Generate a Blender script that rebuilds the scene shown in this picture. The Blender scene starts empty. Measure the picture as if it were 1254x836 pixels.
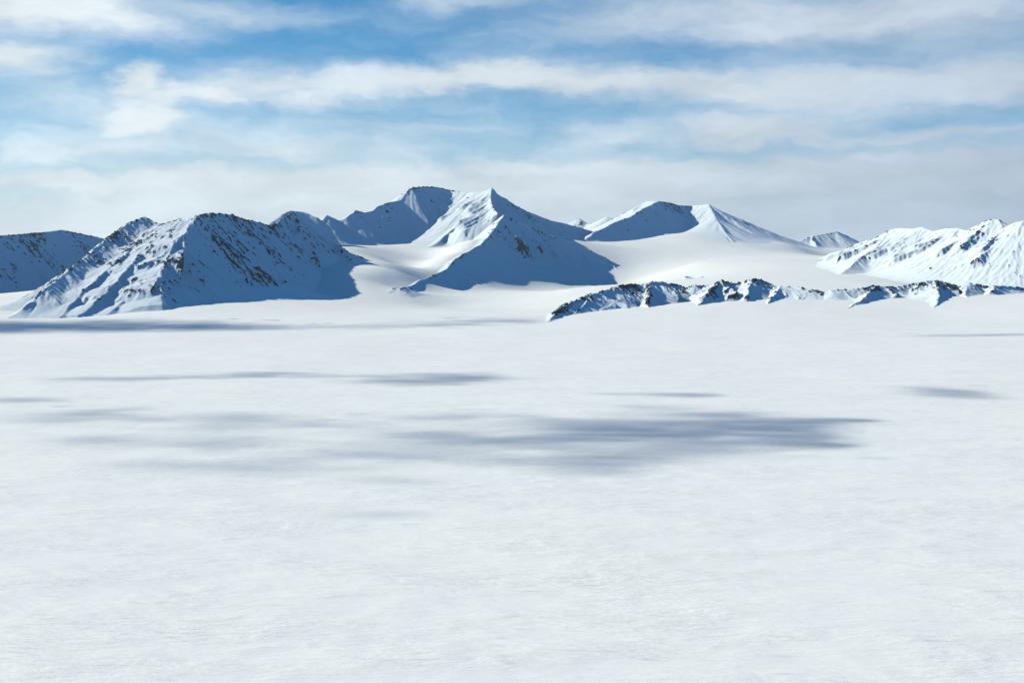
import bpy, bmesh, math, random
import numpy as np
from mathutils import Vector

S = bpy.context.scene
COL = S.collection
R = math.radians
f32 = np.float32

# ------------------------------------------------------------------ camera
W0, H0, FPX, VH, CAMZ = 1254.0, 836.0, 1567.0, 318.0, 350.0
PITCH = math.atan((H0 / 2 - VH) / FPX)
cam_d = bpy.data.cameras.new("camera")
cam = bpy.data.objects.new("camera", cam_d)
COL.objects.link(cam)
cam.location = (0, 0, CAMZ)
cam.rotation_euler = (math.pi / 2 - PITCH, 0, 0)
cam_d.sensor_width = 36.0
cam_d.lens = FPX / W0 * 36.0
cam_d.clip_start = 1.0
cam_d.clip_end = 120000.0
S.camera = cam

# ------------------------------------------------------------------ light
SUN_EL = R(31.0)
SUN_FWD = R(7.0)             # the sun stands square to the left
SUN = Vector((-math.cos(SUN_EL) * math.cos(SUN_FWD), math.cos(SUN_EL) * math.sin(SUN_FWD), math.sin(SUN_EL)))
sl = bpy.data.lights.new("sun", 'SUN')
sl.energy = 5.0
sl.angle = R(0.53)
sl.color = (1.0, 0.84, 0.63)
so = bpy.data.objects.new("sun", sl)
COL.objects.link(so)
so.rotation_euler = SUN.to_track_quat('Z', 'Y').to_euler()
so.location = (-3000, 0, 3000)

S.view_settings.view_transform = 'Standard'
S.view_settings.look = 'None'
S.view_settings.gamma = 1.0
S.view_settings.use_curve_mapping = False
S.view_settings.exposure = 0.48
cy = S.cycles
cy.max_bounces = 4
cy.diffuse_bounces = 0
cy.glossy_bounces = 1
cy.volume_bounces = 0
cy.transparent_max_bounces = 16
cy.use_denoising = True


# ------------------------------------------------------------------ nodes
class NT:
    def __init__(self, tree):
        self.t = tree
        tree.nodes.clear()

    def n(self, typ, ins=None, **props):
        nd = self.t.nodes.new(typ)
        for k, v in props.items():
            setattr(nd, k, v)
        for k, v in (ins or {}).items():
            sock = nd.inputs[k]
            if isinstance(v, bpy.types.NodeSocket):
                self.t.links.new(v, sock)
            elif isinstance(v, bpy.types.Node):
                self.t.links.new(v.outputs[0], sock)
            else:
                sock.default_value = v
        return nd

    def m(self, op, a, b=None, c=None, clamp=False):
        ins = {0: a}
        if b is not None:
            ins[1] = b
        if c is not None:
            ins[2] = c
        return self.n('ShaderNodeMath', ins, operation=op, use_clamp=clamp).outputs[0]

    def vm(self, op, a, b=None):
        ins = {0: a}
        if b is not None:
            ins[1] = b
        nd = self.n('ShaderNodeVectorMath', ins, operation=op)
        return nd.outputs['Value'] if op in ('LENGTH', 'DISTANCE', 'DOT_PRODUCT') else nd.outputs[0]

    def mix(self, fac, a, b):
        nd = self.n('ShaderNodeMix', data_type='RGBA')
        for k, v in ((0, fac), (6, a), (7, b)):
            s = nd.inputs[k]
            if isinstance(v, bpy.types.NodeSocket):
                self.t.links.new(v, s)
            else:
                s.default_value = v
        return nd.outputs[2]

    def ramp(self, x, lo, hi, a=0.0, b=1.0, smooth=True):
        nd = self.n('ShaderNodeMapRange', {0: x, 1: lo, 2: hi, 3: a, 4: b},
                    interpolation_type='SMOOTHSTEP' if smooth else 'LINEAR')
        return nd.outputs[0]


# ------------------------------------------------------------------ sky
world = bpy.data.worlds.new("World")
S.world = world
world.use_nodes = True
w = NT(world.node_tree)
sky = w.n('ShaderNodeTexSky', sky_type='NISHITA', sun_disc=False, sun_elevation=SUN_EL,
          sun_rotation=math.atan2(SUN.x, SUN.y), altitude=1500.0, air_density=1.0, dust_density=0.0,
          ozone_density=4.0)
tc = w.n('ShaderNodeTexCoord')
dirv = tc.outputs['Generated']
sep = w.n('ShaderNodeSeparateXYZ', {0: dirv})
dx, dy, dz = sep.outputs
az = w.m('ARCTAN2', dx, dy)
el = w.m('ARCSINE', dz)
# the flat cloud deck seen in perspective: bands bunch up towards the horizon
den = w.m('ADD', w.m('MAXIMUM', dz, 0.0), 0.07)
deck = w.n('ShaderNodeCombineXYZ', {0: w.m('DIVIDE', dx, den), 1: w.m('DIVIDE', dy, den), 2: 0.0})
warp = w.n('ShaderNodeTexNoise', {'Vector': deck.outputs[0], 'Scale': 0.7, 'Detail': 2.0})
deckw = w.vm('ADD', deck.outputs[0], w.vm('MULTIPLY', warp.outputs['Color'], (0.9, 0.9, 0.0)))
nA = w.n('ShaderNodeTexNoise', {'Vector': w.vm('MULTIPLY', deckw, (0.55, 0.9, 1.0)), 'Scale': 1.0, 'Detail': 7.0,
                                'Roughness': 0.55})
ae = w.n('ShaderNodeCombineXYZ', {0: az, 1: el, 2: 0.0})
rnd3 = w.n('ShaderNodeCombineXYZ', {0: dx, 1: el, 2: dy})            # the same all the way round the sky
aew = w.n('ShaderNodeTexNoise', {'Vector': w.vm('MULTIPLY', rnd3.outputs[0], (16.0, 34.0, 16.0)), 'Scale': 1.0,
                                 'Detail': 6.0, 'Roughness': 0.6})
wob = w.vm('MULTIPLY', w.vm('SUBTRACT', aew.outputs['Color'], (0.5, 0.5, 0.5)), (0.09, 0.035, 0.0))
aep = w.vm('ADD', ae.outputs[0], wob)
rep = w.vm('ADD', rnd3.outputs[0], wob)
nB = w.n('ShaderNodeTexNoise', {'Vector': w.vm('MULTIPLY', rep, (9.0, 36.0, 9.0)), 'Scale': 1.0, 'Detail': 8.0,
                                'Roughness': 0.6})

SKY_BLOBS = [  # photo pixel centre, radii, strength
    (50, 30, 120, 30, 1.05), (170, 48, 95, 22, .55), (290, 28, 110, 17, .55), (10, 5, 90, 25, .5),
    (35, 92, 75, 24, .85), (165, 118, 38, 18, .6), (185, 152, 50, 18, 1.0), (168, 112, 30, 14, .8), (265, 122, 38, 15, .9), (215, 125, 35, 14, .6), (20, 85, 60, 22, .6), (70, 130, 60, 18, .35),
    (350, 105, 85, 20, .7), (380, 125, 40, 18, .5), (470, 103, 90, 16, .75), (560, 98, 90, 15, .85), (655, 96, 100, 17, 1.0),
    (780, 104, 120, 18, .9), (920, 116, 150, 20, .85), (1090, 118, 170, 28, .85), (1240, 108, 120, 36, .8),
    (925, 165, 105, 17, .9), (1150, 176, 120, 9, .6), (760, 165, 60, 12, .3),
    (130, 228, 120, 9, .75), (300, 222, 130, 12, .5), (480, 232, 220, 26, .65), (690, 205, 120, 12, .45),
    (900, 222, 260, 20, .8), (1150, 215, 220, 22, .85), (620, 240, 250, 20, .4),
    (860, 28, 240, 26, .7), (1120, 38, 230, 40, .85), (580, 4, 90, 14, .55), (1000, -20, 400, 40, .5), (720, 45, 130, 14, .35),
    (330, 180, 160, 16, .35), (120, 190, 150, 16, .25), (500, 155, 80, 9, .3),
]
acc = None
for (u, v, ru, rv, a) in SKY_BLOBS:
    c_az, c_el = math.atan((u - 627) / FPX), math.atan((VH - v) / FPX)
    q = w.vm('MULTIPLY', w.vm('SUBTRACT', aep, (c_az, c_el, 0)), (FPX / ru, FPX / rv, 0))
    g = w.m('MULTIPLY', w.m('EXPONENT', w.m('MULTIPLY', w.vm('DOT_PRODUCT', q, q), -1.0)), a)
    acc = g if acc is None else w.m('MAXIMUM', acc, w.m('ADD', w.m('MULTIPLY', g, 0.8), w.m('MULTIPLY', acc, 0.55)))
hor = w.m('EXPONENT', w.m('MULTIPLY', w.m('MAXIMUM', el, 0.0), -1.0 / 0.06))
# scattered deck over the rest of the sky
front = w.m('MULTIPLY', w.ramp(w.m('ABSOLUTE', az), 0.45, 0.65, 1.0, 0.0), w.ramp(el, 0.22, 0.34, 1.0, 0.0))
scat = w.ramp(nA.outputs['Fac'], 0.54, 0.82, 0.0, 0.38)
base = w.m('ADD', w.m('MULTIPLY', acc, front), w.m('MULTIPLY', scat, w.m('SUBTRACT', 1.0, front)))
dens = w.m('ADD', base, w.m('MULTIPLY', hor, 1.35))
dens = w.m('ADD', dens, w.m('MULTIPLY', w.m('SUBTRACT', nB.outputs['Fac'], 0.5), 0.7))
veil = w.m('MULTIPLY', w.m('EXPONENT', w.m('MULTIPLY', w.m('MAXIMUM', el, 0.0), -1.0 / 0.20)), 0.43)
alpha = w.ramp(w.m('ADD', dens, veil), 0.0, 1.2, 0.0, 0.94)
tosun = w.vm('DOT_PRODUCT', dirv, tuple(SUN))
glow = w.ramp(tosun, -0.40, 0.45)
cloudc = w.mix(glow, (4.1, 4.85, 5.85, 1), (7.3, 7.85, 8.0, 1))
shade = w.ramp(nB.outputs['Fac'], 0.3, 0.75, 0.86, 1.06)
cloudc = w.vm('MULTIPLY', cloudc, w.n('ShaderNodeCombineXYZ', {0: shade, 1: shade, 2: shade}).outputs[0])
skyb = w.vm('MULTIPLY', sky.outputs[0], (0.15, 0.68, 0.87))
skyc = w.mix(alpha, skyb, cloudc)
bg = w.n('ShaderNodeBackground', {'Color': skyc, 'Strength': 0.09})
w.n('ShaderNodeOutputWorld', {'Surface': bg.outputs[0]})
world.cycles.sampling_method = 'MANUAL'
world.cycles.sample_map_resolution = 1024


# ------------------------------------------------------------------ noise and terrain maths
def hsh(ix, iy, seed):
    h = (ix.astype(np.int64) * 374761393 + iy.astype(np.int64) * 668265263 + seed * 974634777) & 0xFFFFFFFF
    h = ((h ^ (h >> 13)) * 1274126177) & 0xFFFFFFFF
    h = (h ^ (h >> 16)) & 0xFFFFFFFF
    h = (h * 2246822519) & 0xFFFFFFFF
    return ((h ^ (h >> 15)) & 0xFFFFFF).astype(f32) / f32(0xFFFFFF)


def perlin(x, y, seed=0):
    xi, yi = np.floor(x), np.floor(y)
    fx, fy = (x - xi).astype(f32), (y - yi).astype(f32)
    xi, yi = xi.astype(np.int64), yi.astype(np.int64)
    ux, uy = fx * fx * fx * (fx * (fx * 6 - 15) + 10), fy * fy * fy * (fy * (fy * 6 - 15) + 10)

    def g(i, j):
        a = hsh(xi + i, yi + j, seed) * f32(2 * np.pi)
        return np.cos(a) * (fx - i) + np.sin(a) * (fy - j)
    return 1.5 * ((g(0, 0) * (1 - ux) + g(1, 0) * ux) * (1 - uy) + (g(0, 1) * (1 - ux) + g(1, 1) * ux) * uy)


def fbm(x, y, seed=0, octv=4, gain=0.5):
    s, a, t = 0, 1.0, 0
    for o in range(octv):
        s = s + a * perlin(x * 2 ** o, y * 2 ** o, seed + 17 * o)
        t += a
        a *= gain
    return s / t


def ridged(x, y, seed=0, octv=4):
    s, a, t = 0, 1.0, 0
    for o in range(octv):
        s = s + a * (1 - 2 * np.abs(perlin(x * 2 ** o, y * 2 ** o, seed + 31 * o)))
        t += a
        a *= 0.5
    return s / t


def sstep(a, b, x):
    t = np.clip((x - a) / (b - a), 0, 1)
    return t * t * (3 - 2 * t)


def smax(a, b, k):
    return np.maximum(a, b) + np.maximum(k - np.abs(a - b), 0) ** 2 / (4 * k)


def blur(z, r):
    def b1(a, ax):
        p = np.concatenate([np.repeat(np.take(a, [0], ax), r + 1, ax), a, np.repeat(np.take(a, [-1], ax), r, ax)], ax)
        c = np.cumsum(p.astype(np.float64), ax)
        n = a.shape[ax]
        hi, lo = np.take(c, range(2 * r + 1, 2 * r + 1 + n), ax), np.take(c, range(0, n), ax)
        return (hi - lo) / (2 * r + 1)
    return b1(b1(b1(b1(z, 0), 1), 0), 1).astype(f32)


def P(u, v, Y):
    """world point at distance Y ahead that stands at photo pixel (u, v)"""
    a, b = (u - W0 / 2) / FPX, -(v - H0 / 2) / FPX
    c, s = math.cos(PITCH), math.sin(PITCH)
    d = (a, c + b * s, -s + b * c)
    t = Y / d[1]
    return np.array((a * t, Y, CAMZ + d[2] * t))


# ground control points: photo pixel and distance (the snowfield lies at z = 0)
GP = [P(*q) for q in [
    (20, 389, 7650), (100, 386, 7850), (204, 377, 8000), (300, 365, 8950), (400, 355, 9950), (430, 341, 10450), (450, 327, 10900), (470, 329, 10850), (455, 320, 11500), (482, 325, 11500), (492, 337, 10750), (505, 338, 11000), (445, 347, 10200),
    (0, 363, 12000), (-150, 363, 11800), (-400, 362, 12000), (465, 353, 10150), (500, 356, 10150), (525, 354, 10750), (545, 353, 11450), (580, 352, 11750), (610, 351.5, 12100), (640, 351, 12450), (560, 355, 11000), (700, 350, 13000), (740, 348, 13500), (765, 346, 13800), (650, 356, 11800),
    (540, 375, 9800), (640, 378, 9500), (500, 331, 12300), (530, 318, 12900), (560, 303, 13600), (600, 285, 14200),
    (440, 301, 13000), (420, 305, 12400), (470, 318, 12200), (735, 299, 16300), (700, 297, 15300), (690, 292, 15900), (715, 296, 16300), (800, 297, 17000), (850, 285, 17800), (890, 292, 17600), (770, 328, 14600),
    (850, 322, 13500), (930, 318, 13500), (930, 298, 17500), (965, 298, 17800), (900, 335, 11400), (1000, 335, 11400), (1010, 314, 14500), (1014, 317, 17500), (1050, 311, 18500),
    (1080, 340, 10900), (1200, 342, 11200), (1300, 340, 11200), (1400, 345, 9400),
    (671, 394, 7250), (700, 386, 7700), (760, 378, 8250), (855, 373, 8500), (940, 375, 8350), (1033, 379, 8150), (1123, 384, 7950), (1203, 366, 8750),
    (720, 352, 10300), (1241, 363, 8900), (1230, 360, 9800), (1180, 358, 9800), (1280, 361, 10100), (850, 348, 10000), (950, 347, 9900), (1100, 349, 9800),
]]
for q in [(598, 289, 13080), (588, 299, 12830), (570, 309, 12500), (558, 316, 12280), (547, 329, 11850), (525, 339, 11250), (507, 348, 10650)]:
    p = P(*q)
    GP.append(p + np.array((-130.0, 60.0, -22.0)))
GP += [np.array((x, y, 0.0)) for y in (-6000, -2000, 1000, 3500, 5200, 6400) for x in (-9000, -4000, -1500, 0, 1500, 4000, 9000)]
GP += [np.array(q, float) for q in [(-9000, 9000, 5), (-5200, 9500, 5), (-4700, 7500, 2), (-6000, 14000, 60), (-12000, 16000, 60), (-4000, 17000, 250), (-1500, 18500, 500),
                                    (1500, 21000, 560), (5000, 22000, 560), (9000, 18000, 450), (7000, 12000, 320), (9000, 9000, 120), (8000, 7000, 20),
                                    (0, 28000, 500), (-9000, 28000, 200), (9000, 28000, 500), (-14000, 8000, 0), (14000, 8000, 60)]]
GP = np.array(GP)
_gx = GP[:, :2] / 1000.0
_d = np.sqrt(((_gx[:, None] - _gx[None]) ** 2).sum(-1) + 0.18 ** 2)
_n = len(GP)
_A = np.block([[-_d + 0.02 * np.eye(_n), np.ones((_n, 1))], [np.ones((1, _n)), np.zeros((1, 1))]])
_w = np.linalg.solve(_A, np.append(GP[:, 2], 0))


def G(x, y):
    s = np.full(x.shape, _w[-1], f32)
    for i in range(_n):
        s -= f32(_w[i]) * np.sqrt((x / 1000 - _gx[i, 0]) ** 2 + (y / 1000 - _gx[i, 1]) ** 2 + 0.18 ** 2).astype(f32)
    near = sstep(7200, 5600, y)                        # the open snowfield is level
    s = s * (1 - near)
    s = s + 9 * fbm(x / 1100, y / 1500, 5, 3) * sstep(1200, 6000, y)
    return s


# ------------------------------------------------------------------ materials
def new_mat(name):
    m = bpy.data.materials.new(name)
    m.use_nodes = True
    return m, NT(m.node_tree)


SNOW = (0.62, 0.78, 0.91, 1)
ROCK = (0.045, 0.045, 0.052, 1)


def mountain_mat():
    m, t = new_mat("wind_packed_snow_and_rock")
    geo = t.n('ShaderNodeNewGeometry')
    pos = geo.outputs['Position']
    at = t.n('ShaderNodeAttribute', attribute_name="rock").outputs['Fac']
    n1 = t.n('ShaderNodeTexNoise', {'Vector': pos, 'Scale': 0.07, 'Detail': 6.0, 'Roughness': 0.7})
    k = t.m('ADD', at, t.m('MULTIPLY', t.m('SUBTRACT', n1.outputs['Fac'], 0.5), 1.7))
    fac = t.ramp(k, 0.42, 0.62)
    n2 = t.n('ShaderNodeTexNoise', {'Vector': pos, 'Scale': 0.02, 'Detail': 5.0})
    rock = t.mix(n2.outputs['Fac'], (0.016, 0.021, 0.031, 1), (0.046, 0.056, 0.072, 1))
    n3 = t.n('ShaderNodeTexNoise', {'Vector': pos, 'Scale': 0.006, 'Detail': 4.0})
    snow = t.mix(n3.outputs['Fac'], (0.60, 0.765, 0.895, 1), (0.67, 0.81, 0.92, 1))
    colr = t.mix(fac, snow, rock)
    hgt = t.m('ADD', t.m('MULTIPLY', n1.outputs['Fac'], t.m('MULTIPLY_ADD', fac, 12.0, 2.0)), t.m('MULTIPLY', n2.outputs['Fac'], 5.0))
    bmp = t.n('ShaderNodeBump', {'Height': hgt, 'Distance': 1.0, 'Strength': 0.7})
    d = t.n('ShaderNodeBsdfDiffuse', {'Color': colr, 'Roughness': 0.4, 'Normal': bmp.outputs[0]})
    t.n('ShaderNodeOutputMaterial', {'Surface': d.outputs[0]})
    return m


def crag_mat():
    m, t = new_mat("dark_crag_rock")
    geo = t.n('ShaderNodeNewGeometry')
    pos = geo.outputs['Position']
    nz = t.n('ShaderNodeSeparateXYZ', {0: geo.outputs['Normal']}).outputs[2]
    n1 = t.n('ShaderNodeTexNoise', {'Vector': pos, 'Scale': 0.08, 'Detail': 6.0, 'Roughness': 0.65})
    k = t.m('ADD', nz, t.m('MULTIPLY', t.m('SUBTRACT', n1.outputs['Fac'], 0.5), 1.2))
    fac = t.ramp(k, 0.62, 0.80)
    rock = t.mix(n1.outputs['Fac'], (0.016, 0.021, 0.031, 1), (0.046, 0.056, 0.072, 1))
    colr = t.mix(fac, rock, SNOW)
    bmp = t.n('ShaderNodeBump', {'Height': n1.outputs['Fac'], 'Distance': 8.0, 'Strength': 0.8})
    d = t.n('ShaderNodeBsdfDiffuse', {'Color': colr, 'Roughness': 0.5, 'Normal': bmp.outputs[0]})
    t.n('ShaderNodeOutputMaterial', {'Surface': d.outputs[0]})
    return m


def field_mat():
    m, t = new_mat("sastrugi_snow")
    geo = t.n('ShaderNodeNewGeometry')
    pos = geo.outputs['Position']
    wv = t.n('ShaderNodeTexNoise', {'Vector': pos, 'Scale': 0.004, 'Detail': 2.0})
    pw = t.vm('ADD', pos, t.vm('MULTIPLY', wv.outputs['Color'], (60.0, 60.0, 0.0)))
    a = t.n('ShaderNodeTexNoise', {'Vector': t.vm('MULTIPLY', pw, (0.022, 0.085, 0.0)), 'Scale': 1.0, 'Detail': 6.0, 'Roughness': 0.62})
    b = t.n('ShaderNodeTexNoise', {'Vector': t.vm('MULTIPLY', pw, (0.004, 0.011, 0.0)), 'Scale': 1.0, 'Detail': 4.0})
    c = t.n('ShaderNodeTexNoise', {'Vector': t.vm('MULTIPLY', pw, (0.12, 0.4, 0.0)), 'Scale': 1.0, 'Detail': 4.0, 'Roughness': 0.6})
    e = t.n('ShaderNodeTexNoise', {'Vector': t.vm('MULTIPLY', pw, (0.016, 0.15, 0.0)), 'Scale': 1.0, 'Detail': 5.0, 'Roughness': 0.6})
    patch = t.ramp(b.outputs['Fac'], 0.35, 0.68)
    hgt = t.m('ADD', t.m('MULTIPLY', a.outputs['Fac'], t.m('MULTIPLY_ADD', patch, 3.0, 0.7)), t.m('MULTIPLY_ADD', e.outputs['Fac'], 1.3, t.m('MULTIPLY', c.outputs['Fac'], 0.30)))
    bmp = t.n('ShaderNodeBump', {'Height': hgt, 'Distance': 1.0, 'Strength': 1.0})
    tint = t.n('ShaderNodeTexNoise', {'Vector': pos, 'Scale': 0.0011, 'Detail': 5.0})
    colr = t.mix(tint.outputs['Fac'], (0.635, 0.752, 0.83, 1), (0.705, 0.808, 0.862, 1))
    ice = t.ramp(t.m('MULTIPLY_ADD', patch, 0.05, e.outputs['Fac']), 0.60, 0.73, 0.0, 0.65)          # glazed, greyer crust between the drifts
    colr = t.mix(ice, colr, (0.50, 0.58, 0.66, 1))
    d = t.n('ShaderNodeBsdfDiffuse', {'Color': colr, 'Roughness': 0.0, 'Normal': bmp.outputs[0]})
    t.n('ShaderNodeOutputMaterial', {'Surface': d.outputs[0]})
    return m


M_MTN, M_CRAG, M_FIELD = mountain_mat(), crag_mat(), field_mat()


# ------------------------------------------------------------------ mesh helpers
def grid_mesh(name, X, Y, Z, mat, keep=None, attr=None):
    ny, nx = X.shape
    idx = np.arange(nx * ny).reshape(ny, nx)
    q = np.stack([idx[:-1, :-1], idx[:-1, 1:], idx[1:, 1:], idx[1:, :-1]], -1).reshape(-1, 4)
    if keep is not None:
        kq = (keep[:-1, :-1] | keep[:-1, 1:] | keep[1:, 1:] | keep[1:, :-1]).reshape(-1)
        q = q[kq]
    used = np.unique(q)
    re = np.full(nx * ny, -1, np.int64)
    re[used] = np.arange(len(used))
    q = re[q]
    V = np.stack([X.ravel(), Y.ravel(), Z.ravel()], -1)[used].astype(f32)
    me = bpy.data.meshes.new(name)
    me.vertices.add(len(V))
    me.vertices.foreach_set("co", V.ravel())
    me.loops.add(q.size)
    me.loops.foreach_set("vertex_index", q.ravel().astype(np.int32))
    me.polygons.add(len(q))
    me.polygons.foreach_set("loop_start", np.arange(0, q.size, 4, dtype=np.int32))
    me.polygons.foreach_set("loop_total", np.full(len(q), 4, np.int32))
    me.polygons.foreach_set("use_smooth", np.ones(len(q), bool))
    me.update(calc_edges=True)
    if attr is not None:
        a = me.attributes.new("rock", 'FLOAT', 'POINT')
        a.data.foreach_set("value", attr.ravel()[used].astype(f32))
    me.materials.append(mat)
    ob = bpy.data.objects.new(name, me)
    COL.objects.link(ob)
    return ob


def tag(o, label, cat, group=None, kind=None):
    o['label'] = label
    o['category'] = cat
    if group:
        o['group'] = group
    if kind:
        o['kind'] = kind
    return o


# ------------------------------------------------------------------ the snowfield, one sheet to the horizon
def build_snowfield():
    rows = [-3000, -1500, -600, 0, 350, 600]
    y = 760.0
    while y < 30500:
        rows.append(y)
        y *= 1.0085 if y < 9000 else (1.0065 if y < 18000 else 1.03)
    rows = np.array(rows)
    inner = np.linspace(-0.62, 0.62, 520)
    outer = np.linspace(0, 1, 9)[1:] ** 1.5
    nr = len(rows)
    wid = np.maximum(rows, 1300.0)[:, None]
    Xi = inner[None] * wid
    ext = 30000 - 0.62 * wid
    Xr = 0.62 * wid + ext * outer[None]
    X = np.concatenate([-Xr[:, ::-1], Xi, Xr], 1)
    Yg = np.repeat(rows[:, None], X.shape[1], 1)
    Z = G(X, Yg)
    Z = Z + 2.2 * fbm(X / 420, Yg / 170, 21, 4) + 0.9 * fbm(X / 90, Yg / 30, 22, 3) * sstep(5000, 2500, Yg)
    o = grid_mesh("snowfield", X, Yg, Z, M_FIELD)
    o['kind'] = 'structure'
    o['label'] = "wide wind-scoured white snowfield rising to the glaciers below the peaks"
    return o


build_snowfield()


# ------------------------------------------------------------------ mountains
def seg_height(X, Y, pts, sl, sr, L, wd=None, s2=0.85):
    """roof over a crest line: falls by sl left of the walking direction and sr right of it"""
    best = np.full(X.shape, -1e4, f32)
    dmin = np.full(X.shape, 1e9)
    for si, (a, b) in enumerate(zip(pts[:-1], pts[1:])):
        ex, ey = b[0] - a[0], b[1] - a[1]
        l2 = ex * ex + ey * ey + 1e-6
        t0 = ((X - a[0]) * ex + (Y - a[1]) * ey) / l2
        t = np.clip(t0, 0, 1)
        px, py = X - (a[0] + t * ex), Y - (a[1] + t * ey)
        d = np.sqrt(px * px + py * py)
        np.minimum(dmin, d, out=dmin)
        left = (ex * (Y - a[1]) - ey * (X - a[0])) > 0
        s = np.where(left, sl, sr)
        drop = s * d / (1 + d / L)
        if wd:
            drop = drop + np.maximum(d - wd, 0) * np.maximum(s2 - s, 0)
        h = a[2] + t * (b[2] - a[2]) - drop
        np.maximum(best, h, out=best)
    for a, b in ((pts[1], pts[0]), (pts[-2], pts[-1])):            # a crest ends steeply
        ln = math.hypot(b[0] - a[0], b[1] - a[1]) + 1e-6
        over = ((X - b[0]) * (b[0] - a[0]) + (Y - b[1]) * (b[1] - a[1])) / ln
        at_end = np.hypot(X - b[0], Y - b[1]) < dmin + 1.0
        best = best - 0.9 * np.where(at_end, np.maximum(over - 20, 0), 0)
    return best


def spurs(pts, side, spacing, ang, s_spur, length, seed, first=0.5, off=4.0):
    """secondary ribs that leave the crest at an angle, on one side ('l' or 'r')"""
    rnd = random.Random(seed)
    out = []
    carry = spacing * first
    for a, b in zip(pts[:-1], pts[1:]):
        e = b - a
        ln = math.hypot(e[0], e[1])
        while carry < ln:
            t = carry / ln
            p = a + e * t
            th = math.atan2(e[1], e[0]) + (1 if side == 'l' else -1) * R(ang + rnd.uniform(-14, 14))
            n = 5
            ll = length * rnd.uniform(0.6, 1.15)
            sp = s_spur * rnd.uniform(0.92, 1.08)
            q = [p - np.array((0, 0, off))]
            for i in range(1, n):
                th += R(rnd.uniform(-12, 12))
                st = ll / (n - 1)
                last = q[-1]
                q.append(np.array((last[0] + math.cos(th) * st, last[1] + math.sin(th) * st,
                                   last[2] - sp * st * (1.15 - 0.12 * i) * rnd.uniform(0.85, 1.15))))
            out.append(q)
            carry += spacing * rnd.uniform(0.65, 1.4)
        carry -= ln
    return out


def gullies(X, Y, Z, step, wl, amp, seed):
    """ribs and runnels that follow the fall line"""
    Zb = blur(Z, max(1, int(wl / step / 3)))
    gy, gx = np.gradient(Zb, step)
    s = np.sqrt(gx * gx + gy * gy) + 1e-5
    px, py = -gy / s, gx / s                                   # across the slope
    cell = wl * 1.35
    xs, ys = X / cell, Y / cell
    xi, yi = np.floor(xs), np.floor(ys)
    num, den = 0, 1e-5
    for i in (-1, 0, 1):
        for j in (-1, 0, 1):
            cx, cy = xi + i + 0.15 + 0.7 * hsh(xi + i, yi + j, seed), yi + j + 0.15 + 0.7 * hsh(xi + i, yi + j, seed + 7)
            vx, vy = xs - cx, ys - cy
            ww = np.exp(-2.6 * (vx * vx + vy * vy))
            num = num + ww * np.cos((vx * px + vy * py) * cell * 2 * np.pi / wl)
            den = den + ww
    g = num / den
    g = 1 - 2 * np.clip((1 - g) / 2, 0, 1) ** 0.65              # sharp ribs, round runnels
    return Z + amp * g * sstep(0.18, 0.6, s)


def crag_meshes():
    out = []
    for k in range(10):
        rnd = random.Random(100 + k)
        bm = bmesh.new()
        for c in range(rnd.choice((3, 4, 5))):
            cx, cyy = rnd.uniform(-0.75, 0.75), rnd.uniform(-0.45, 0.45)
            sx, sy, sz = rnd.uniform(0.25, 0.6), rnd.uniform(0.2, 0.4), rnd.uniform(0.25, 0.62)
            vs = []
            for i in range(13):
                th, ph = rnd.uniform(0, 2 * math.pi), math.acos(rnd.uniform(-1, 1))
                r = rnd.uniform(0.7, 1.1)
                vs.append(bm.verts.new((cx + sx * r * math.sin(ph) * math.cos(th), cyy + sy * r * math.sin(ph) * math.sin(th),
                                        sz * r * math.cos(ph))))
            hull = bmesh.ops.convex_hull(bm, input=vs)
            bmesh.ops.delete(bm, geom=list(set(e for e in hull['geom_interior'] if isinstance(e, bmesh.types.BMVert))), context='VERTS')
        bmesh.ops.recalc_face_normals(bm, faces=bm.faces)
        me = bpy.data.meshes.new("rock_outcrop")
        bm.to_mesh(me)
        bm.free()
        me.materials.append(M_CRAG)
        out.append(me)
    return out


CRAGS = crag_meshes()
WARN = []


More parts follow.
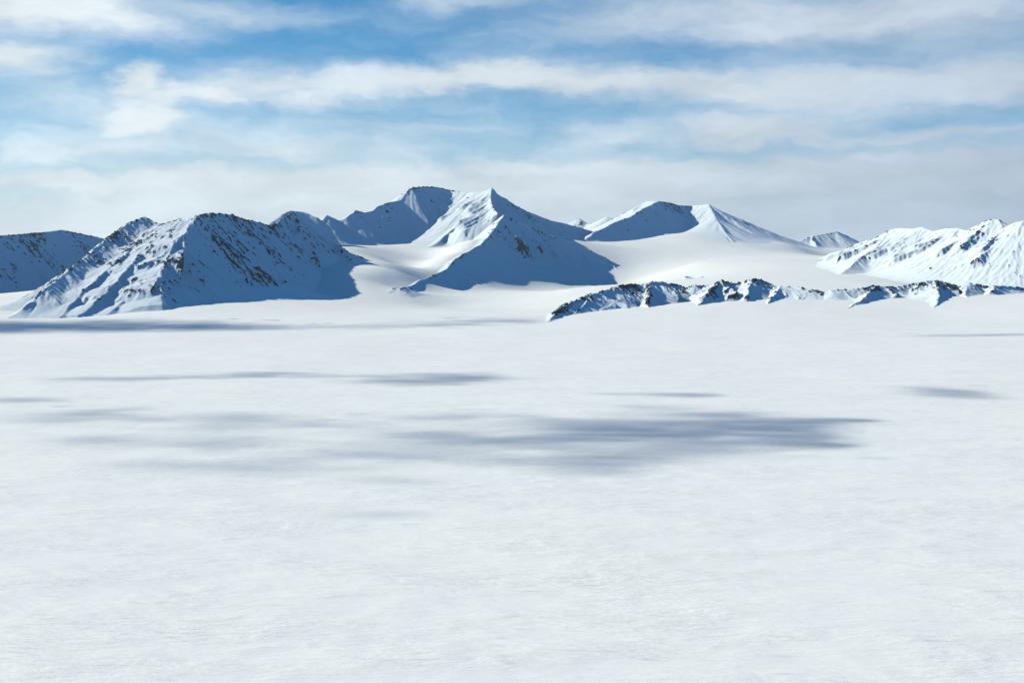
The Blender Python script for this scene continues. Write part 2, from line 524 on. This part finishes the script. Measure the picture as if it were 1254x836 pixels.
def mountain(name, label, cat, group, ridges, step, margin, auto=(), L=6000, k=14, gul=(), rock=0.1, rock_n=0.02, low=0.0,
             warp=14.0, seed=1, outcrops=0, crag=30.0, foot=60.0, ystep=None, relief=7.0, cw=1.0, lumps=0.0):
    rid = []
    for r in ridges:
        pts = [q if isinstance(q, np.ndarray) else P(*q) for q in r['p']]
        rid.append((pts, r['l'], r['r'], r.get('L', L), r.get('w')))
    for a in auto:
        pts = rid[a['on']][0]
        if 'cut' in a:
            pts = pts[a['cut'][0]:a['cut'][1]]
        for q in spurs(pts, a['side'], a['gap'], a['ang'], a['s'], a['len'], seed * 97 + a.get('seed', 0), off=a.get('off', 4.0)):
            rid.append((q, a["sl"], a["sr"], 30000, None))
    allp = np.concatenate([np.array(r[0]) for r in rid[:len(ridges)]])
    x0, y0 = allp[:, 0].min() - margin, allp[:, 1].min() - margin
    x1, y1 = allp[:, 0].max() + margin, allp[:, 1].max() + margin
    xs, ys = np.arange(x0, x1, step), np.arange(y0, y1, step)
    X, Y = np.meshgrid(xs, ys)
    wx = X + warp * fbm(X / 170, Y / 170, seed + 3, 3)
    wy = Y + warp * fbm(X / 170, Y / 170, seed + 4, 3)
    Z = None
    for (pts, a, b, LL, wd) in rid:
        h = seg_height(wx, wy, pts, a, b, LL, wd)
        Z = h if Z is None else smax(Z, h, k)
    g = G(X, Y)
    hi = sstep(15, 110, Z - g)
    if lumps:
        Z = Z + lumps * (fbm(X / 110, Y / 110, seed + 60, 3) + 0.6 * ridged(X / 75, Y / 75, seed + 61, 3)) * sstep(4, 50, Z - g)
    for i, (wl, amp) in enumerate(gul):
        Zn = gullies(X, Y, Z, step, wl, amp, seed + 50 + i)
        Z = Z + (Zn - Z) * hi
    # where the rock breaks through: ribs, steep ground and patches
    gy, gx = np.gradient(Z, step)
    slope = np.sqrt(gx * gx + gy * gy)
    conv = (Z - blur(Z, max(1, int(28 / step)))) / 6.0 + (Z - blur(Z, 1)) / 3.5
    n = fbm(X / 38, Y / 38, seed + 8, 4, 0.6)
    n2 = fbm(X / 420, Y / 420, seed + 9, 3)
    top = sstep(0, 1, (Z - g) / max(1.0, float(np.percentile(Z - g, 99))))
    score = 0.55 * cw * np.clip(conv, -1, 1.4) + 0.6 * np.clip(slope - 0.6, -0.6, 0.5) + 2.0 * n + 2.0 * n2 + low * (top - 0.5)
    above = (Z - g) > 12
    thr = np.quantile(score[above], 1 - rock) if above.any() else 9
    rk = sstep(thr - 0.5, thr + 0.5, score) * sstep(4, 18, Z - g)
    Z = Z + rk * relief * (0.35 + ridged(X / 34, Y / 34, seed + 12, 3)) + 1.6 * fbm(X / 60, Y / 60, seed + 13, 4) * hi
    rel = Z - g
    Zf = smax(Z, g - 9.0, foot)
    Zf = np.where(rel > foot, Z, Zf)
    keep = Zf > g - 6.5
    for edge in (keep[0], keep[-1], keep[:, 0], keep[:, -1]):
        if edge.any():
            WARN.append(name + " open edge")
            break
    o = grid_mesh(name, X, Y, Zf, M_MTN, keep, rk)
    tag(o, label, cat, group, 'structure')
    if outcrops:
        rnd = random.Random(seed)
        ny, nx = Z.shape
        cand = np.argwhere((rk > 0.75) & (rel > 18))
        sel = []
        order = list(range(len(cand)))
        rnd.shuffle(order)
        for ci in order:
            j, i = cand[ci]
            x, y = X[j, i], Y[j, i]
            if abs(x / y) > 0.43 or any((x - p[0]) ** 2 + (y - p[1]) ** 2 < (crag * 2.2) ** 2 for p in sel):
                continue
            # only on sides that can be seen from the field
            if gx[j, i] * (-x) + gy[j, i] * (-y) > 0.25 * slope[j, i] * y:
                continue
            sel.append((x, y, Zf[j, i], gx[j, i], gy[j, i]))
            if len(sel) >= outcrops:
                break
        for (x, y, z, sx, sy) in sel:
            c = bpy.data.objects.new("rock_outcrop", rnd.choice(CRAGS))
            COL.objects.link(c)
            c.parent = o
            nrm = Vector((-sx, -sy, 1.6)).normalized()
            qt = nrm.to_track_quat('Z', 'Y')
            c.rotation_mode = 'QUATERNION'
            from mathutils import Quaternion
            c.rotation_quaternion = qt @ Quaternion((0, 0, 1), rnd.uniform(0, 6.28))
            kk = crag * rnd.uniform(0.45, 1.1)
            c.scale = (kk, kk * rnd.uniform(0.7, 1.1), kk * rnd.uniform(0.6, 0.95))
            c.location = (x, y, z - 0.12 * kk)
    return o


GRP = "snow mountains beyond the snowfield"

# far left, wholly in its own shade
mountain("mountain", "blue shaded mountain with an even crest at the far left behind the craggy one", "mountain", GRP, [
    dict(p=[(-190, 300, 10800), (-90, 288, 11600), (0, 288, 12500), (30, 286, 12900), (62, 283, 13300), (75, 281, 13500), (100, 286, 13900),
            (120, 290, 14200), (145, 298, 14600), (190, 318, 15200)], l=0.6, r=1.0),
], 11, 1300, auto=[dict(on=0, side='r', gap=420, ang=80, s=0.92, len=550, sl=1.1, sr=1.1),
                   dict(on=0, side='l', gap=500, ang=75, s=0.5, len=600, sl=0.8, sr=0.8)],
    gul=[(260, 9), (110, 4), (50, 2)], rock=0.05, seed=11, outcrops=25, crag=20, low=0.5, relief=5)

# the craggy near mountain on the left
mountain("mountain", "craggy rock-streaked mountain at left, sunlit left flank and dark blue right face", "mountain", GRP, [
    dict(p=[(240, 264, 9500), (255, 261, 9680), (270, 261, 9850), (285, 263, 9990), (300, 268, 10150),
            (318, 272, 10420), (332, 277, 10700), (345, 268, 11050), (358, 260, 11350), (370, 270, 11450), (390, 284, 11500), (411, 297, 11450), (428, 315, 11250), (439, 331, 10950)], l=0.75, r=1.02),
    dict(p=[(177, 265, 9950), (163, 270, 9800), (150, 278, 9600), (130, 292, 9250), (120, 300, 9050), (100, 318, 8700), (80, 332, 8400), (65, 345, 8180),
            (55, 352, 7980), (28, 378, 7700), (12, 390, 7580)], l=0.5, r=0.95),
    dict(p=[(195, 275, 9880), (172, 296, 9250), (140, 322, 8700), (108, 350, 8150), (88, 370, 7850), (75, 388, 7600)], l=1.0, r=0.34, w=260),
    dict(p=[(208, 273, 9780), (190, 292, 9250), (168, 316, 8750), (140, 346, 8200), (118, 368, 7880), (100, 386, 7640)], l=1.0, r=0.34, w=260),
    dict(p=[(222, 268, 9640), (206, 290, 9200), (188, 318, 8750), (165, 350, 8250), (146, 372, 7920), (134, 386, 7720)], l=1.0, r=0.34, w=260),
    dict(p=[(240, 264, 9500), (226, 286, 9200), (225, 303, 8980), (208, 309, 8850), (203, 324, 8600), (196, 337, 8350), (198, 356, 8120), (204, 374, 7900)], l=0.9, r=0.32, w=300),
    dict(p=[(358, 260, 11350), (367, 272, 11180), (364, 284, 11000), (356, 298, 10800)], l=1.4, r=0.75),
    dict(p=[(177, 265, 9950), (195, 275, 9880), (205, 274, 9800), (218, 269, 9690), (240, 264, 9500)], l=0.9, r=0.8),
], 7.5, 900, auto=[dict(on=0, side='r', cut=(0, 5), gap=240, ang=85, s=1.05, len=220, sl=1.3, sr=1.4, off=20), dict(on=0, side='r', cut=(6, 11), gap=240, ang=80, s=0.95, len=300, sl=1.3, sr=1.4, seed=9, off=35),
                 dict(on=1, side='l', gap=190, ang=60, s=0.7, len=260, sl=1.0, sr=0.8, seed=3),
                 dict(on=0, side='l', gap=420, ang=75, s=0.62, len=600, sl=0.9, sr=0.9, seed=5)],
    gul=[(170, 10), (80, 7.5), (42, 4.5), (24, 2.2)], rock=0.10, seed=22, outcrops=170, crag=16, low=0.8, warp=16, relief=9)

# pale dome that looks over the craggy mountain's shoulder
mountain("mountain", "small pale snow dome peeping over the craggy mountain, left of the big massif", "mountain", GRP, [
    dict(p=[(310, 290, 12600), (330, 273, 12700), (345, 262, 12800), (355, 257.5, 12900), (370, 259, 13000), (388, 265, 13000), (402, 276, 13050)], l=1.0, r=1.15),
], 14, 900, gul=[(200, 5)], rock=0.01, seed=33)

# the great central massif
mountain("mountain", "great central snow massif with a curved shaded cirque wall and pointed sunlit summit", "mountain", GRP, [
    dict(p=[(380, 280, 13350), (401, 263, 13600), (415, 270, 13750), (424, 266, 13800), (436, 257, 13950), (446, 260, 14050), (456, 258, 14150), (463, 252, 14250), (479, 247, 14450), (490, 245, 14600),
            (497, 236, 14720), (503, 230, 14800), (519, 228, 15000), (537, 229, 15200), (551, 233, 15300)], l=0.7, r=1.0),
    dict(p=[(551, 233, 15300), (565, 235, 15200), (574, 236, 15100), (581, 235, 15000), (590, 235, 14920), (596, 233, 14880), (602, 230, 14850)], l=0.7, r=0.62),
    dict(p=[(602, 230, 14850), (610, 238, 15080), (619, 243, 15330), (626, 248, 15500), (644, 258, 16000), (662, 265, 16500), (675, 270, 16800), (690, 273, 17050), (713, 279, 17350), (728, 284, 17500), (745, 300, 17700)], l=0.7, r=1.2),
    dict(p=[(602, 230, 14850), (601, 244, 14500), (603, 252, 14200), (609, 261, 13800)], l=1.2, r=0.75),
], 10, 1500, auto=[dict(on=1, side='r', gap=95, ang=82, s=0.54, len=520, sl=0.85, sr=0.7),
                   dict(on=3, side='r', gap=110, ang=55, s=0.52, len=420, sl=0.85, sr=0.7, seed=4),
                   dict(on=0, side='l', gap=420, ang=80, s=0.58, len=600, sl=0.8, sr=0.8, seed=6),
                   dict(on=2, side='r', gap=420, ang=80, s=0.82, len=300, sl=1.0, sr=1.0, seed=7)],
    gul=[(200, 6), (90, 4), (45, 2)], rock=0.016, low=1.2, seed=44, outcrops=45, crag=22, warp=12, relief=6)

# triangular buttress in front of the massif
mountain("mountain", "dark blue triangular buttress in front of the central massif, snow apron at its foot", "mountain", GRP, [
    dict(p=[(617, 263, 13700), (629, 270, 13850), (649, 278, 14080), (658, 281, 14180), (672, 288, 14320), (688, 293, 14440), (703, 298, 14540), (723, 306, 14620),
            (742, 315, 14650), (751, 325, 14560), (758, 336, 14300), (761, 346, 13900)], l=1.1, r=1.2),
    dict(p=[(617, 263, 13700), (604, 281, 13250), (598, 289, 13080), (588, 299, 12830), (570, 309, 12500), (558, 316, 12280), (547, 329, 11850), (525, 339, 11250),
            (507, 348, 10650), (492, 354, 10300)], l=1.15, r=0.7),
], 9, 900, auto=[dict(on=0, side='r', gap=300, ang=80, s=0.92, len=420, sl=1.1, sr=1.1),
                 dict(on=1, side='l', gap=330, ang=70, s=0.88, len=380, sl=1.1, sr=1.1, seed=2)],
    gul=[(180, 6), (80, 4), (42, 2.5)], rock=0.055, low=0.9, seed=55, outcrops=60, crag=18, warp=12, relief=6)

# twin-topped mountain right of centre
mountain("mountain", "twin-topped snow mountain right of centre with one flat blue shaded face", "mountain", GRP, [
    dict(p=[(715, 294, 16800), (727, 284, 17000), (739, 279, 17200), (754, 271, 17450), (769, 266, 17700), (784, 257, 17950), (797, 250, 18150), (807, 246, 18300), (820, 248, 18550), (830, 251, 18750), (848, 252, 19100)], l=0.55, r=1.1),
    dict(p=[(762, 272, 18300), (774, 262, 18500), (784, 252, 18650), (791, 246.5, 18700), (803, 246.5, 18500)], l=0.6, r=0.6),
    dict(p=[(848, 252, 19100), (856, 251, 18950), (868, 250, 18800), (872, 253, 18850), (879, 256, 18950), (891, 264, 19100), (904, 270, 19250), (917, 281, 19450), (929, 288, 19600), (948, 294, 19900), (985, 304, 20300)], l=0.6, r=0.62),
    dict(p=[(868, 250, 18800), (876, 266, 18300), (888, 284, 17700), (900, 300, 17200)], l=0.5, r=0.42),
], 14, 1200, auto=[dict(on=2, side='r', gap=170, ang=72, s=0.54, len=420, sl=0.9, sr=0.7),
                   dict(on=1, side='r', gap=200, ang=75, s=0.5, len=300, sl=0.8, sr=0.7, seed=3)],
    gul=[(260, 9), (120, 6), (60, 3)], rock=0.015, low=1.0, seed=66, outcrops=14, crag=30, warp=10, relief=5)

# tiny far peaks in the gap
mountain("mountain", "tiny distant sunlit peaks in the gap between the massif and the twin-topped mountain", "mountain", GRP, [
    dict(p=[(680, 285, 22500), (695, 276, 22500), (701, 272, 22400), (709, 267, 22300), (717, 274, 22200), (724, 274, 22000), (733, 270, 21800), (744, 265, 21600), (752, 268, 21500), (761, 266, 21400), (775, 272, 21200), (800, 285, 21000)], l=0.6, r=0.55),
], 20, 1200, auto=[dict(on=0, side='r', gap=190, ang=70, s=0.46, len=350, sl=0.9, sr=0.7)],
    gul=[(200, 7)], rock=0.03, seed=77, warp=10)

# the pale pyramid far behind the glacier on the right
mountain("mountain", "pale blue pyramid peak far behind the glacier, left of the fluted range", "mountain", GRP, [
    dict(p=[(955, 312, 20300), (971, 299, 20500), (986, 292, 20700), (995, 288.5, 20800), (1005, 287, 20900), (1014, 286, 21000), (1023, 283, 21100), (1036, 287.5, 21350), (1052, 296, 21600), (1080, 312, 22000)], l=0.6, r=0.6),
    dict(p=[(995, 288.5, 20800), (1000, 302, 20300), (1008, 318, 19700)], l=0.6, r=0.6),
], 16, 1300, gul=[(240, 6), (100, 3)], rock=0.03, seed=88, warp=10)

# the fluted range at the right edge
mountain("mountain", "bright sunlit range of fluted snow ribs at the right edge", "mountain", GRP, [
    dict(p=[(1000, 322, 14200), (1017, 310, 13900), (1033, 306, 13600), (1052, 297, 13200), (1061, 294, 13050), (1080, 291, 12800), (1092, 281, 12600), (1102, 279, 12450), (1116, 280, 12250), (1130, 278, 12050),
            (1143, 283, 11900), (1155, 280, 11780), (1174, 279, 11560), (1187, 283, 11430), (1193, 279, 11370), (1202, 272, 11280), (1215, 268, 11180), (1224, 269, 11130),
            (1233, 277, 11100), (1243, 272, 10960), (1254, 270, 10900), (1290, 262, 10950), (1340, 258, 11050), (1420, 270, 11200), (1500, 300, 11300)], l=0.65, r=0.60, L=4000),
    dict(p=[(1224, 269, 11130), (1229, 282, 10950), (1222, 297, 10750), (1205, 309, 10550), (1196, 316, 10430)], l=0.8, r=0.5),
    dict(p=[(1092, 281, 12600), (1072, 302, 12150), (1050, 318, 11750), (1030, 336, 11300)], l=0.5, r=0.5),
], 8.5, 1150, auto=[dict(on=0, side='r', cut=(3, 23), gap=100, ang=80, s=0.48, len=560, sl=1.25, sr=0.55),
                   dict(on=0, side='l', gap=420, ang=80, s=0.55, len=600, sl=0.8, sr=0.8, seed=6)],
    gul=[(120, 4), (62, 5), (36, 3)], rock=0.02, low=-0.2, seed=99, outcrops=40, crag=16, warp=12, relief=5)

# ------------------------------------------------------------------ the low rocky ridge that breaks out of the ice
RG = "low rocky hills standing out of the ice in front of the glacier"


def hill(label, ridges, seed, outs, crag=20, **kw):
    au = [dict(on=0, side='r', gap=95, ang=68, s=0.42, len=190, sl=0.85, sr=0.6), dict(on=0, side='l', gap=160, ang=80, s=0.45, len=160, sl=0.7, sr=0.7, seed=2)]
    a = dict(step=5.0, margin=450, L=3000, k=6, auto=au, gul=[(75, 5.0), (36, 3.4), (20, 1.8)], rock=0.12, seed=seed, outcrops=outs, crag=crag, foot=22, lumps=9.0, warp=20, relief=8, low=0.6)
    a.update(kw)
    return mountain("rocky_hill", label, "hill", RG, ridges, **a)


hill("long low rocky hill tapering to a point on the snow, below the dark buttress", [
    dict(p=[(669, 395, 7220), (680, 384, 7550), (688, 377, 7800), (704, 368, 8100), (724, 360, 8350), (742, 356, 8500), (757, 351, 8650), (778, 348.5, 8800), (785, 350, 8830),
            (796, 345.5, 8850), (806, 344.5, 8950), (824, 348, 9120), (839, 352, 9280), (848, 358, 9350)], l=0.5, r=0.8),
    dict(p=[(778, 348.5, 8800), (765, 361, 8600), (752, 371, 8350), (738, 378, 8150)], l=0.7, r=0.5),
    dict(p=[(800, 345, 8900), (794, 355, 8720), (794, 367, 8520), (795, 376, 8330)], l=0.95, r=0.6),
    dict(p=[(724, 360, 8350), (716, 372, 8100), (705, 382, 7850), (693, 391, 7550)], l=0.75, r=0.6),
], 201, 45)
hill("pair of small steep rocky knolls with black crags, middle of the low ridge", [
    dict(p=[(846, 354, 9020), (852, 349, 9050), (862, 351, 9080), (870, 350, 8950), (878, 346, 8920), (885, 343.5, 8930), (895, 347, 9050), (908, 347, 9170), (915, 344, 9020), (923, 342, 9010), (933, 343, 9140),
            (946, 349, 9320), (951, 354, 9380)], l=0.55, r=0.85),
    dict(p=[(880, 345, 8920), (870, 356, 8750), (861, 366, 8580), (855, 373, 8420)], l=0.9, r=0.6),
    dict(p=[(923, 342, 9010), (915, 353, 8850), (914, 364, 8680)], l=0.9, r=0.6),
], 202, 45)
hill("short rocky spur pointing at the snowfield between two gaps of the low ridge", [
    dict(p=[(946, 353, 8980), (956, 350.5, 8980), (967, 351, 8980), (978, 352.5, 8950), (993, 355, 8900), (1003, 357, 8880), (1012, 360, 8850)], l=0.5, r=0.5),
    dict(p=[(956, 350.5, 8980), (948, 361, 8780), (942, 369, 8570), (938, 375.5, 8360)], l=0.85, r=0.6),
], 203, 14)
hill("broad snowy hill with scattered black rocks, largest of the low ridge", [
    dict(p=[(1006, 359, 8850), (1018, 355, 8850), (1033, 355, 8870), (1053, 354, 8900), (1068, 351, 8950), (1080, 350.5, 9000), (1095, 352.5, 9050), (1110, 350, 9100), (1125, 346, 9100),
            (1135, 345, 9120), (1145, 344, 9150), (1158, 347, 9340), (1175, 351, 9560), (1190, 357, 9750)], l=0.45, r=0.62),
    dict(p=[(1072, 351, 8960), (1060, 362, 8700), (1047, 372, 8430), (1034, 379.5, 8150)], l=0.75, r=0.5),
    dict(p=[(1145, 344, 9150), (1150, 355, 8900), (1150, 366, 8600), (1144, 376, 8300)], l=0.8, r=0.26, w=300),
], 204, 40, rock=0.15)
hill("small rounded blue-shaded hill near the right end of the low ridge", [
    dict(p=[(1174, 357, 9150), (1182, 350.5, 9200), (1188, 349, 9250), (1198, 349, 9400), (1208, 351, 9560), (1218, 357, 9750)], l=0.5, r=0.8),
    dict(p=[(1185, 349.5, 9235), (1182, 357, 9050), (1184, 364, 8880)], l=0.6, r=0.5),
], 205, 8, rock=0.1)
hill("blue-shaded hill sloping down off the right edge, last of the low ridge", [
    dict(p=[(1206, 358, 9200), (1214, 351, 9280), (1220, 349.5, 9320), (1236, 351, 9560), (1254, 354, 9800), (1275, 357, 10000), (1300, 366, 10200)], l=0.5, r=0.8),
    dict(p=[(1218, 349.5, 9310), (1214, 357, 9120)], l=0.6, r=0.5),
], 206, 8, rock=0.1)
hill("low half-buried rock knoll on the snow at the foot of the central glacier", [
    dict(p=[(468, 358, 10050), (478, 354, 10060), (490, 352.5, 10080), (500, 353, 10150), (510, 356, 10250)], l=0.3, r=0.45),
], 207, 8, crag=14, rock=0.15, gul=[(60, 2)])
hill("tiny pair of rock tips poking out of the glacier above the low ridge", [
    dict(p=[(836, 343, 11000), (842, 338, 11050), (850, 341, 11080), (858, 338, 11100), (866, 343, 11150)], l=0.6, r=0.5),
], 208, 6, crag=14, rock=0.3, margin=250)


# ------------------------------------------------------------------ clouds that drift left of the view and throw the shadows
def cloud_mat():
    m, t = new_mat("cloud_vapour")
    v = t.n('ShaderNodeVolumePrincipled', {'Color': (0.95, 0.96, 1.0, 1), 'Density': CLOUD_DENS, 'Anisotropy': 0.5})
    t.n('ShaderNodeOutputMaterial', {'Volume': v.outputs[0]})
    return m


CLOUD_DENS = 0.010
M_CLOUD = cloud_mat()
CLOUD_Z = 1750.0


def cloud(label, blobs, seed, step=15.0, ragged=1.0, alt=CLOUD_Z, thick=60.0):
    """blobs: shadow patches as photo pixel, half sizes in pixels and depth; the cloud stands where the sun sees it over them"""
    el = []
    for (u, v, ru, rv, d) in blobs:
        Y = FPX * CAMZ / (v - VH)
        Yn, Yf = FPX * CAMZ / (v + rv - VH), FPX * CAMZ / (max(v - rv, VH + 8) - VH)
        x = (u - 627) / FPX * Y
        t = alt / SUN.z
        el.append((x + SUN.x * t, Y + SUN.y * t, ru / FPX * Y, (Yf - Yn) / 2, d))
    x0, x1 = min(e[0] - 2.2 * e[2] for e in el), max(e[0] + 2.2 * e[2] for e in el)
    y0, y1 = min(e[1] - 2.2 * e[3] for e in el), max(e[1] + 2.2 * e[3] for e in el)
    nx, ny = min(340, int((x1 - x0) / step) + 2), min(340, int((y1 - y0) / step) + 2)
    X, Y = np.meshgrid(np.linspace(x0, x1, nx), np.linspace(y0, y1, ny))
    T = np.zeros(X.shape)
    for (cx, cyy, rx, ry, d) in el:
        T += d * np.exp(-((X - cx) / rx) ** 2 - ((Y - cyy) / ry) ** 2)
    n = 0.8 * fbm(X / 330, Y / 300, seed, 3, 0.6) + 0.9 * fbm(X / 170, Y / 85, seed + 40, 4, 0.7)
    T = T * (1 + 1.9 * ragged * n) + 0.10 * ragged * n - 0.10
    T[0] = T[-1] = 0
    T[:, 0] = T[:, -1] = 0
    T = np.maximum(T, 0)
    T *= thick                                                     # thickness in metres at full strength
    puff = 1 + 0.25 * fbm(X / 130, Y / 130, seed + 5, 3)
    idx = np.arange(nx * ny).reshape(ny, nx)
    q = np.stack([idx[:-1, :-1], idx[:-1, 1:], idx[1:, 1:], idx[1:, :-1]], -1).reshape(-1, 4)
    q = q[(T.ravel()[q] > 0).any(1)]
    und = 18 * fbm(X / 700, Y / 700, seed + 9, 2)
    Zt, Zb = alt + und + T * 0.7 * puff, alt + und - T * 0.3 * puff
    lower = idx + nx * ny
    lower = np.where(T > 0, lower, idx)                           # rim points are shared
    qb = lower.ravel()[q][:, ::-1]
    V = np.concatenate([np.stack([X, Y, Zt], -1).reshape(-1, 3), np.stack([X, Y, Zb], -1).reshape(-1, 3)])
    Q = np.concatenate([q, qb])
    used = np.unique(Q)
    re = np.full(len(V), -1)
    re[used] = np.arange(len(used))
    me = bpy.data.meshes.new("cloud")
    me.from_pydata(V[used].tolist(), [], re[Q].tolist())
    me.materials.append(M_CLOUD)
    o = bpy.data.objects.new("cloud", me)
    COL.objects.link(o)
    tag(o, label, "cloud", "thin clouds drifting to the left of the view")
    return o


cloud("ragged grey cloud whose shadow darkens the middle of the snowfield", [
    (1025, 515, 45, 3, .8), (980, 516, 50, 5, .7), (915, 522, 75, 10, 0.9), (1005, 546, 40, 3, .6), (960, 543, 45, 6, .5), (890, 532, 90, 14, 1.0), (870, 508, 70, 5, .6), (790, 530, 90, 13, .75), (740, 560, 80, 14, .8), (700, 575, 60, 8, .5),
    (690, 520, 90, 9, 0.6), (640, 542, 90, 9, .55), (560, 510, 90, 6, .5), (530, 535, 90, 7, .45), (600, 565, 90, 8, .4), (840, 484, 45, 3, 0.8), (760, 482, 40, 2.5, .4), (800, 498, 60, 4, .4), (800, 535, 200, 24, .3), (600, 540, 160, 20, .25), (860, 532, 130, 24, .32)], 1, ragged=.65, thick=42.0)
cloud("thin torn cloud whose shadow lies in pale streaks on the left of the snowfield", [
    (470, 560, 120, 9, 0.35), (400, 520, 90, 6, 0.4), (300, 512, 100, 6, .35), (90, 512, 90, 8, 0.5), (150, 500, 60, 5, .35), (350, 578, 120, 8, 0.35), (250, 545, 100, 6, .3), (30, 490, 60, 5, .4), (200, 570, 100, 7, .3),
    (430, 632, 100, 7, .3), (70, 540, 70, 6, .3), (450, 590, 90, 6, .3), (420, 545, 150, 24, .22), (180, 530, 150, 24, .18)], 2, ragged=.7, thick=45.0)
cloud("narrow cloud whose shadow makes the long streak across the snowfield", [
    (560, 462, 80, 6, 0.8), (470, 464, 70, 5, .5), (320, 459, 80, 5, 0.55), (220, 462, 90, 3.5, .5), (110, 465, 70, 3.5, 0.4), (520, 470, 60, 5, .4)], 3, ragged=.8, thick=42.0)
cloud("small isolated cloud whose shadow rests on the right of the snowfield", [(1155, 480, 55, 7, 0.7), (1125, 475, 40, 4, .5), (1185, 485, 40, 4, .5)], 4, alt=2300, thick=34.0)
cloud("dense cloud bank whose shadow lies along the foot of the craggy mountain", [
    (60, 400, 170, 6, 1.3), (190, 401, 100, 4, 1.0), (-120, 400, 150, 6, 1.4), (300, 402, 80, 2.5, 0.5), (450, 400, 70, 2.5, 0.35)], 5, 40, ragged=.5)
cloud("wispy cloud whose shadow greys the snow at the far right edge", [(1215, 410, 70, 2.2, 0.45), (1150, 411, 60, 2, .35), (1290, 409, 70, 2.2, .45)], 6, 30, ragged=.7, alt=2700, thick=40.0)
cloud("faint cloud whose shadow lies below the foot of the central glacier", [(540, 397, 60, 3, .45), (610, 393, 60, 3, .5)], 8, 40, ragged=.7, alt=2700)

# ------------------------------------------------------------------ haze
HAZE = 9.0e-6
m, t = new_mat("thin_haze")
v = t.n('ShaderNodeVolumePrincipled', {'Color': (0.50, 0.75, 1.0, 1), 'Density': HAZE, 'Anisotropy': 0.3})
t.n('ShaderNodeOutputMaterial', {'Volume': v.outputs[0]})
bm = bmesh.new()
bmesh.ops.create_cube(bm, size=1.0)
ZB, ZT = -60.0, 1480.0
for q in bm.verts:
    q.co = (q.co.x * 62000, q.co.y * 36000 + 14000, ZB + (q.co.z + 0.5) * (ZT - ZB))
me = bpy.data.meshes.new("haze")
bm.to_mesh(me)
bm.free()
me.materials.append(m)
hz = bpy.data.objects.new("haze", me)
COL.objects.link(hz)
hz['kind'] = 'stuff'
hz['label'] = "thin blue haze in the air over snowfield and peaks"

for o in COL.objects:
    if o.type == 'MESH' and o.name.startswith(('mountain', 'rocky', 'snowf')):
        zz = np.empty(len(o.data.vertices) * 3, f32)
        o.data.vertices.foreach_get('co', zz)
        print(o.name, len(o.data.polygons), 'z', zz[2::3].min(), zz[2::3].max())
print('warn', WARN)
